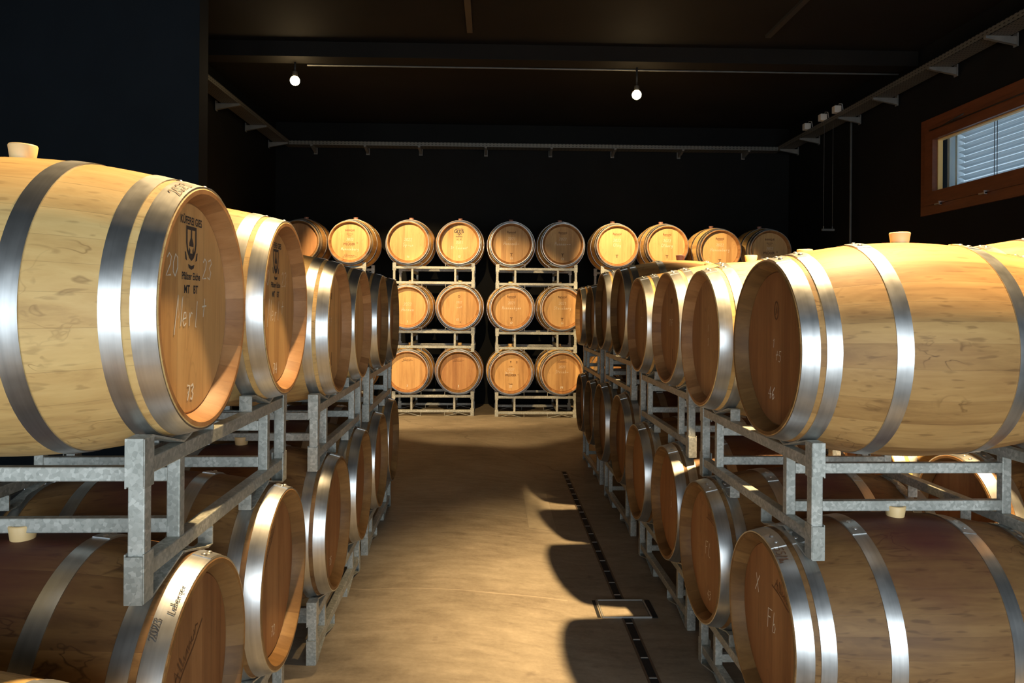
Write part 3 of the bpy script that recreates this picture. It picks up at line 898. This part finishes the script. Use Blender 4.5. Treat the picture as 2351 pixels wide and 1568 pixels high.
left_stack(2.150, 0.352, -0.700, -0.008, -0.922,
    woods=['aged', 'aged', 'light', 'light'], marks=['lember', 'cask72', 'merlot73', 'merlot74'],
    labels=['dark wine-stained barrel with marker writing on its hoop, lower left, under the Merlot 73 barrel',
            'brown oak barrel with warm-lit steel hoop, lower tier, under the Merlot 74 barrel',
            'large pale oak barrel chalked Merlot and 73, upper left, nearest the camera',
            'pale oak barrel chalked 74 with shield stamp, upper left, just behind barrel 73'],
    groups=(GL1, GL2), racklabels=['galvanised floor rack under the two nearest lower barrels of the left row',
            'galvanised rack carrying barrels 73 and 74, nearest rack on the left'], rackgroup=RKL,
    notes={2: ('2023', -24, 0.03, 'burn')}, lower_shift=0.0)
left_stack(3.700, 0.354, -0.700, -0.100, -0.985,
    woods=['aged', 'aged', 'light', 'light'], marks=['cask75', None, 'rr', 'plain||T|'],
    labels=['brown oak barrel with scribbled hoop, lower left row, third from the camera',
            'brown oak barrel with mossy dull hoop, lower left row, fourth from the camera',
            'yellow oak barrel with two broad blue-grey hoops, upper left row, third from the camera',
            'yellow oak barrel with dark hoop, upper left row, fourth from the camera'],
    groups=(GL1, GL2), racklabels=['galvanised floor rack under the third and fourth lower barrels on the left',
            'galvanised rack with white end cap, second rack between tiers on the left'], rackgroup=RKL)
left_stack(5.08, 0.354, -0.715, -0.097, -0.99,
    woods=['aged', 'amber', 'amber', 'amber'], marks=[None]*4,
    labels=['brown oak barrel, lower left row, last but one towards the back wall',
            'brown oak barrel at the far end of the left row, lower tier',
            'brown oak barrel, upper left row, last but one towards the back wall',
            'dark-hooped oak barrel at the far end of the left row, upper tier'],
    groups=(GL1, GL2), racklabels=['galvanised floor rack at the far end of the left row',
            'galvanised rack with reddish rail at the far end of the left row'], rackgroup=RKL)
# single barrel in the very near left corner
hz0 = ZR - 0.908
rack((-0.60-HL-0.02, 0.745, 0.0475 + (hz0-S-0.047)/2), W90, round(hz0 - S - 0.047, 3), 0.36, 'galvanised floor rack in the bottom left corner, nearest the camera', RKL)
barrel((-0.60-HL-0.02, 1.085, hz0), W90, 'light', None, 'pale oak barrel just cut off by the bottom left corner of the photo', GL1)

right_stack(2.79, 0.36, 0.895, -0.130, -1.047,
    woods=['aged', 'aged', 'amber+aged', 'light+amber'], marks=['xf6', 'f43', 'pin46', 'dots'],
    labels=['large brown barrel chalked X and Fb, lower right, nearest the camera',
            'brown barrel chalked 43, lower right row, second from the camera',
            'large amber oak barrel numbered 46 with tall bung, upper right, nearest the camera',
            'brightly lit oak barrel, upper right row, just behind barrel 46'],
    groups=(GR1, GR2), racklabels=['galvanised floor rack under the two nearest lower barrels of the right row',
            'galvanised rack carrying barrel 46, nearest rack on the right'], rackgroup=RKR)
right_stack(4.235, 0.36, 0.905, -0.105, -1.030,
    woods=['aged', 'aged', 'light+amber', 'light+amber'], marks=['dots', None, 'rr', 'rr'],
    labels=['brown barrel with sunlit top and hoop, lower right row, third from the camera',
            'brown barrel with black-marked hoop, lower right row, fourth from the camera',
            'pale oak barrel with black marker scribble on hoop, upper right row, third from the camera',
            'oak barrel with dull dark hoops, upper right row, fourth from the camera'],
    groups=(GR1, GR2), racklabels=['galvanised floor rack under the third and fourth lower barrels on the right',
            'galvanised rack with lit corner post, second rack between tiers on the right'], rackgroup=RKR,
    notes={2: ('XX2R', 4, 0.03, 'ink')})
right_stack(5.75, 0.388, 0.905, -0.030, -0.960,
    woods=['aged', 'aged', 'amber+aged', 'amber+aged'], marks=[None]*4,
    labels=['brown barrel, lower right row, fifth from the camera',
            'brown barrel, lower right row, sixth from the camera',
            'wide oak barrel with reddish-brown bung and green-grey hoop, upper right row, fifth from the camera',
            'brown-headed barrel, upper right row, sixth from the camera'],
    groups=(GR1, GR2), racklabels=['galvanised floor rack under the fifth and sixth lower barrels on the right',
            'galvanised rack with yellow-stained post, third rack between tiers on the right'], rackgroup=RKR,
    scale=(1.08, 1.0, 1.08), bungs=['bung', 'bung', 'bung_d', 'bung'])
right_stack(7.25, 0.354, 0.905, -0.090, -0.985,
    woods=['aged', 'aged', 'amber+aged', 'amber+aged'], marks=[None]*4,
    labels=['dark barrel, lower right row, last but one towards the back wall',
            'dark barrel at the far end of the right row, lower tier',
            'dark-headed barrel, upper right row, last but one towards the back wall',
            'dark-headed barrel at the far end of the right row, upper tier'],
    groups=(GR1, GR2), racklabels=['galvanised floor rack at the far end of the right row',
            'galvanised rack with red-brown rail at the far end of the right row'], rackgroup=RKR)
# second row behind the right row
G2 = 'barrels of the second row at far right'
for (yc, nm) in ((2.86, 'nearest'), (4.30, 'second')):
    right_stack(yc, 0.355, 2.06, -0.03, -0.94,
        woods=['light', 'aged', 'light', 'amber'], marks=[None]*4,
        labels=[f'pale barrel seen through the right racks, {nm} stack behind, lower, camera side',
                f'barrel seen through the right racks, {nm} stack behind, lower, far side',
                f'oak barrel behind the right row, {nm} stack, upper, camera side',
                f'oak barrel at right edge behind the right row, {nm} stack, upper, far side'],
        groups=(G2, G2), racklabels=[f'galvanised floor rack behind the right row, {nm} stack',
                f'galvanised rack between tiers behind the right row, {nm} stack'], rackgroup='steel racks of the second row at right')

# back wall: five stacks, three tiers
GB = ('bottom tier barrels at the back wall', 'middle tier barrels at the back wall', 'top tier barrels at the back wall')
BY = 10.20 + HL
def bx(px): return (px - 1132) * 10.25 / 1680
backs = [
 ((690+803)/2, ['plain|||', 'plain||T|', 'plain|||', 'plain|||', 'plain|||', 'pfluger'],
  ['leftmost', 'second from left'], ('aged', 'amber', 'amber', 'amber', 'amber', 'light')),
 ((937+1053)/2, ['script|||7', 'script|||3', 'plain|2022|Hannen|1', 'round_mark', 'plain|2022|Sp-und|11', 'emblem_back'],
  ['third from left', 'fourth from left'], ('light', 'amber', 'light', 'light', 'light', 'light')),
 ((1173+1291)/2, ['pfluger_low', 'script|2021|Steinb-|74', 'remond|2021|Hannenbgen|12', 'remond|2021|Steinberg|14', 'remond|2021|Hannenb-|11', 'remond|2022|Hannen--|13'],
  ['fifth from left', 'sixth from left'], ('light', 'light', 'light', 'light', 'light', 'light')),
 ((1417+1533)/2, ['plain|||']*4 + ['remond|2022|Olbg|', 'remond|2022|Olberg|'],
  ['seventh from left', 'eighth from left'], ('amber', 'amber', 'amber', 'amber', 'light', 'light')),
 ((1655+1773)/2, ['plain|||']*4 + ['remond|2022|Hannenberg|', 'pfluger'],
  ['ninth from left', 'rightmost'], ('amber', 'amber', 'amber', 'amber', 'light', 'light')),
]
TOPL = {0: ['dark oak barrel, top tier at the back wall, leftmost, mostly hidden',
            'oak barrel with brown block-letter stamp, top tier at back wall, second from left'],
        1: ['plain pale oak barrel with faint chalk, top tier at back wall, third from left',
            'oak barrel with black shield stamp, top tier at back wall, fourth from left'],
        2: ['shaded brown-looking barrel, top tier at back wall, fifth from left, chalked 11',
            'shaded barrel with striped head, top tier at back wall, sixth from left, chalked 13'],
        3: ['half-lit oak barrel with pale right boards, top tier at back wall, seventh from left',
            'bright yellow oak barrel, top tier at back wall, eighth from left'],
        4: ['angled oak barrel with brown sides, top tier at back wall, ninth from left',
            'dim barrel with brown block-letter stamp, top tier at back wall, rightmost']}
for i, (px, mk, names, wd) in enumerate(backs):
    cx = bx(px)
    f0 = fz(cx, BY)
    rz = radians((0.0, 0.5, 0.2, -0.3, 0.2)[i])
    dz = (0.0, 0.0, 0.0, -0.01, -0.06)[i]
    labs = [f'oak barrel at the back wall, bottom tier, {names[0]}', f'oak barrel at the back wall, bottom tier, {names[1]}',
            f'oak barrel at the back wall, middle tier, {names[0]}', f'oak barrel at the back wall, middle tier, {names[1]}'] + TOPL[i]
    pos = ('leftmost', 'second from left', 'left of the pair facing the aisle' , 'fourth from left', 'rightmost')[i]
    pos = ['leftmost stack', 'second stack from left', 'third stack from left', 'fourth stack from left', 'rightmost stack'][i]
    if i in (0, 4):
        stack(cx, BY, rz, 0.356, (0.618+f0*0.5+dz, 1.519+f0*0.5+dz, 2.420+f0*0.5+dz), wd, mk, labs, GB,
              [f'yellowish steel floor rack at the back wall, {pos}', f'steel rack under the middle tier at the back wall, {pos}', f'steel rack under the top tier at the back wall, {pos}'], RKB, inner=0.30, near=False,
              bungs=['bung']*4+['bung_d', 'bung_d'])
    else:
        stack(cx, BY, rz, 0.356, (0.618+f0*0.5+dz, 1.519+f0*0.5+dz, 2.420+f0*0.5+dz), wd, mk, labs, GB,
              [f'yellowish steel floor rack at the back wall, {pos}', f'steel rack under the middle tier at the back wall, {pos}', f'steel rack under the top tier at the back wall, {pos}'], RKB, inner=0.30, near=False,
              bungs=['bung']*4+['bung_d', 'bung_d'])

# ------------------------------------------------------------------ lamps
def ceiling_lamp(name, loc, aim, cone, blend, power, label, top):
    r = empty('ceiling_spotlight', loc)
    tag(r, label, 'lamp', 'ceiling spotlights')
    d = (Vector(aim) - Vector(loc)).normalized()
    q = d.to_track_quat('-Z', 'Y')
    bm = bmesh.new()
    lathe(bm, [(0.045, 0.0), (0.045, 0.030), (0.10, 0.026), (0.105, 0.0)], 28, sharp=(1, 2), axis='Z')
    obj('lamp_socket', bm_mesh(bm, 'lamp_socket', MAT['black']), r)
    bm = bmesh.new()
    lathe(bm, [(-0.052*cos(pi*k/14), 0.052*sin(pi*k/14)) for k in range(15)], 28, axis='Z')
    obj('lamp_bulb', bm_mesh(bm, 'lamp_bulb', MAT['lens' if name.startswith('back') else 'lens_dim']), r)
    bm = bmesh.new(); add_tube(bm, [(0, 0, 0.1), (0, 0, top - loc[2])], 0.011, 10)
    obj('stem', bm_mesh(bm, 'stem', MAT['black']), r)
    ld = bpy.data.lights.new('spot', 'SPOT'); ld.energy = power; ld.color = WARM; ld.spot_size = radians(cone); ld.spot_blend = blend; ld.shadow_soft_size = 0.045
    lo = bpy.data.objects.new('lamp_light', ld); C.objects.link(lo)
    lo.location = Vector(loc) + d*0.11; lo.rotation_mode = 'QUATERNION'; lo.rotation_quaternion = q
    return r
LL = {'row_far_fill': 'added fill spotlight above the far part of the right row, unseen',
      'back_left': 'lit spotlight hanging at left under the beam before the back wall',
      'back_right': 'lit spotlight on a short stem at right under the beam before the back wall',
      'row_right': 'spotlight above the right row, out of frame',
      'row_left': 'spotlight above the left row, out of frame',
      'aisle': 'spotlight over the aisle, out of frame'}
for (nm, loc, aim, cone, bl, pw) in LAMPS:
    ceiling_lamp(nm, loc, aim, cone, bl, pw, LL[nm], (CEIL-0.165) if nm.startswith('back') else CEIL)

# conduit along the beam
bm = bmesh.new(); add_tube(bm, [(-2.1, 8.26, CEIL-0.175), (4.62, 8.26, CEIL-0.175)], 0.010, 8)
tag(obj('conduit_pipe', bm_mesh(bm, 'conduit_pipe', MAT['dull_zinc'])), 'thin grey conduit running across under the ceiling beam', 'pipe')

# ------------------------------------------------------------------ cable trays
def tray(name, p0, p1, wdt, hgt, label, brackets, bdir, blen, boxy=()):
    p0 = Vector(p0); p1 = Vector(p1); L = (p1-p0).length
    ang = atan2(p1.y-p0.y, p1.x-p0.x)
    r = empty('cable_tray', p0, ang)
    tag(r, label, 'cable tray', 'cable trays round the walls')
    bm = bmesh.new(); t = 0.003
    add_box(bm, (0, -wdt/2, 0), (L, wdt/2, t)); add_box(bm, (0, -wdt/2, 0), (L, -wdt/2+t, hgt)); add_box(bm, (0, wdt/2-t, 0), (L, wdt/2, hgt))
    add_box(bm, (0, -wdt/2, hgt-t), (L, -wdt/2+0.012, hgt)); add_box(bm, (0, wdt/2-0.012, hgt-t), (L, wdt/2, hgt))
    obj('tray_channel', bm_mesh(bm, 'tray_channel', MAT['tray']), r)
    for s in brackets:
        bm = bmesh.new()
        # tapering cantilever arm from the wall side
        y0_, y1_ = bdir*(wdt/2+0.06), -bdir*(wdt/2+0.02)
        vs = []
        for xx in (s-0.018, s+0.018):
            vs.append([bm.verts.new((xx, y0_, 0)), bm.verts.new((xx, y1_, 0)), bm.verts.new((xx, y1_, -0.022)), bm.verts.new((xx, y0_, -0.075))])
        bm.faces.new(vs[0]); bm.faces.new(vs[1][::-1])
        for k in range(4): bm.faces.new((vs[0][k], vs[0][(k+1)%4], vs[1][(k+1)%4], vs[1][k]))
        add_box(bm, (s-0.028, min(y0_, y0_+bdir*0.01), -0.09), (s+0.028, max(y0_, y0_+bdir*0.01), 0.03))
        bmesh.ops.recalc_face_normals(bm, faces=bm.faces[:])
        obj('bracket', bm_mesh(bm, 'bracket', MAT['dull_zinc']), r)
    return r
TZ = CAMZ + 2.46
tray('back', (-3.2, 11.37, TZ), (4.45, 11.37, TZ), 0.20, 0.065, 'perforated grey cable tray along the back wall',
     [3.2 + (p-1132)*11.3/1680 for p in (717, 838, 961, 1113, 1264, 1410, 1567, 1720)], 1, 0.2)
tray('left', (LX+0.19, 6.68, TZ), (LX+0.19, 11.25, TZ), 0.20, 0.065, 'dim cable tray running along the left wall from behind the grey partition',
     [2.35, 3.42, 4.45], 1, 0.2)
tray('right', (RX-0.19, 3.2, TZ), (RX-0.19, 11.25, TZ), 0.20, 0.065, 'long cable tray running along the right wall above the window',
     [y-3.2 for y in (11.15, 10.42, 9.25, 8.39, 7.3, 6.45, 5.5, 4.5)], -1, 0.2)
for i, (y, lab) in enumerate(((10.20, 'small pale junction box on the right cable tray, farthest of three'), (9.70, 'small pale junction box on the right cable tray, middle of three'), (9.30, 'small pale junction box on the right cable tray, nearest of three'))):
    r = empty('junction_box', (RX-0.30, y, TZ+0.065)); tag(r, lab, 'junction box', 'junction boxes on the tray')
    obj('box_body', box_mesh('box_body', (-0.045, -0.045, 0), (0.045, 0.045, 0.09), MAT['white'], bevel=0.008), r)
    bm = bmesh.new(); add_tube(bm, [(0.02, 0, 0.085), (0.03, 0, 0.12), (0.07, 0, 0.12), (0.09, 0, -0.0)], 0.006, 8)
    obj('cable', bm_mesh(bm, 'cable', MAT['white']), r)
bm = bmesh.new(); add_tube(bm, [(0, 0, 0), (0, 0, TZ-0.02)], 0.014, 10); add_box(bm, (-0.02, -0.025, 1.95), (0.05, 0.025, 1.97))
o = obj('vertical_conduit', bm_mesh(bm, 'vertical_conduit', MAT['dull_zinc'])); o.location = (RX-0.07, 9.38, -0.01)
tag(o, 'thin vertical steel conduit down the right wall from the tray', 'pipe')
# suspended bar on two wires
r = empty('hanging_bar', (4.46, 9.65, CAMZ+1.06)); tag(r, 'small bar hanging on two thin wires in front of the right wall', 'hanger')
bm = bmesh.new(); add_box(bm, (-0.085, -0.015, -0.015), (0.085, 0.015, 0.015), bevel=0.004); obj('bar', bm_mesh(bm, 'bar', MAT['dull_zinc']), r)
for xx in (-0.06, 0.06):
    bm = bmesh.new(); add_tube(bm, [(xx, 0, 0), (xx, 0, TZ-CAMZ-1.06)], 0.0025, 6); add_tube(bm, [(xx, 0, 0.01), (xx, 0, 0.05)], 0.008, 8)
    obj('wire', bm_mesh(bm, 'wire', MAT['dull_zinc']), r)

# ------------------------------------------------------------------ floor drain and cover
DX = 0.712
r = empty('floor_drain', (DX, 0, 0)); tag(r, 'narrow dark slot drain running along the aisle floor', 'drain')
dm = plain('drain_steel', (0.12, 0.085, 0.06), 0.6, 0.2); dk = plain('drain_dark', (0.006, 0.006, 0.006), 0.9)
def strip(bm, xa, xb, ya, yb, hgt):
    n = 40
    for i in range(n):
        a = ya+(yb-ya)*i/n; b = ya+(yb-ya)*(i+1)/n
        za = max(fz(DX+xa, a), fz(DX+xb, a)); zb = max(fz(DX+xa, b), fz(DX+xb, b))
        v = [bm.verts.new(p) for p in ((xa, a, za+hgt), (xb, a, za+hgt), (xb, b, zb+hgt), (xa, b, zb+hgt), (xa, a, za-.01), (xb, a, za-.01), (xb, b, zb-.01), (xa, b, zb-.01))]
        bm.faces.new((v[0], v[1], v[2], v[3])); bm.faces.new((v[0], v[3], v[7], v[4])); bm.faces.new((v[1], v[5], v[6], v[2]))
for (ya, yb) in ((1.6, 3.80), (4.03, 7.2)):
    bm = bmesh.new(); strip(bm, -0.018, 0.018, ya, yb, 0.0015)
    obj('slot', bm_mesh(bm, 'slot', dk), r)
    for sx in (-1, 1):
        bm = bmesh.new(); strip(bm, sx*0.024-0.005, sx*0.024+0.005, ya, yb, 0.003)
        obj('edging', bm_mesh(bm, 'edging', dm), r)
y = 1.7
bm = bmesh.new()
pale = plain('drain_crossbar_steel', (0.5, 0.5, 0.48), 0.35, 0.6)
while y < 7.1:
    if not (3.78 < y < 4.05):
        z = fz(DX, y); add_box(bm, (-0.017, y, z-0.004), (0.017, y+0.009, z+0.0035))
    y += 0.185
obj('crossbars', bm_mesh(bm, 'crossbars', pale), r)
zc = max(fz(DX-.13, 3.9), fz(DX+.13, 3.9))
r = empty('drain_cover', (DX, 3.915, zc)); tag(r, 'square drain cover with steel rim in the aisle floor', 'drain cover')
bm = bmesh.new(); add_box(bm, (-0.12, -0.105, -0.01), (0.12, 0.105, 0.002)); obj('cover_plate', bm_mesh(bm, 'cover_plate', MAT['floor']), r)
bm = bmesh.new()
for a, b in (((-.13, -.115), (.13, -.108)), ((-.13, .108), (.13, .115)), ((-.13, -.108), (-.123, .108)), ((.123, -.108), (.13, .108))):
    add_box(bm, (a[0], a[1], -0.01), (b[0], b[1], 0.006))
obj('rim', bm_mesh(bm, 'rim', pale), r)
for sx in (-1, 1):
    obj('cover_gap', box_mesh('cover_gap', (sx*0.150-0.013, -0.112, -0.01), (sx*0.150+0.013, 0.112, 0.0015), dk), r)
# concrete repair patch
pm = plain('pale_concrete_patch', (0.33, 0.285, 0.215), 0.6, 0, 0.14, 9.0)
bm = bmesh.new(); 
n = 8
for i in range(n):
    for j in range(n):
        xa, xb = 0.27+0.2*i/n, 0.27+0.2*(i+1)/n; ya, yb = 5.25+1.05*j/n, 5.25+1.05*(j+1)/n
        bm.faces.new([bm.verts.new((X_, Y_, fz(X_, Y_)+0.0015)) for X_, Y_ in ((xa, ya), (xb, ya), (xb, yb), (xa, yb))])
bmesh.ops.remove_doubles(bm, verts=bm.verts[:], dist=1e-5)
o = obj('floor_patch', bm_mesh(bm, 'floor_patch', pm)); o['kind'] = 'structure'
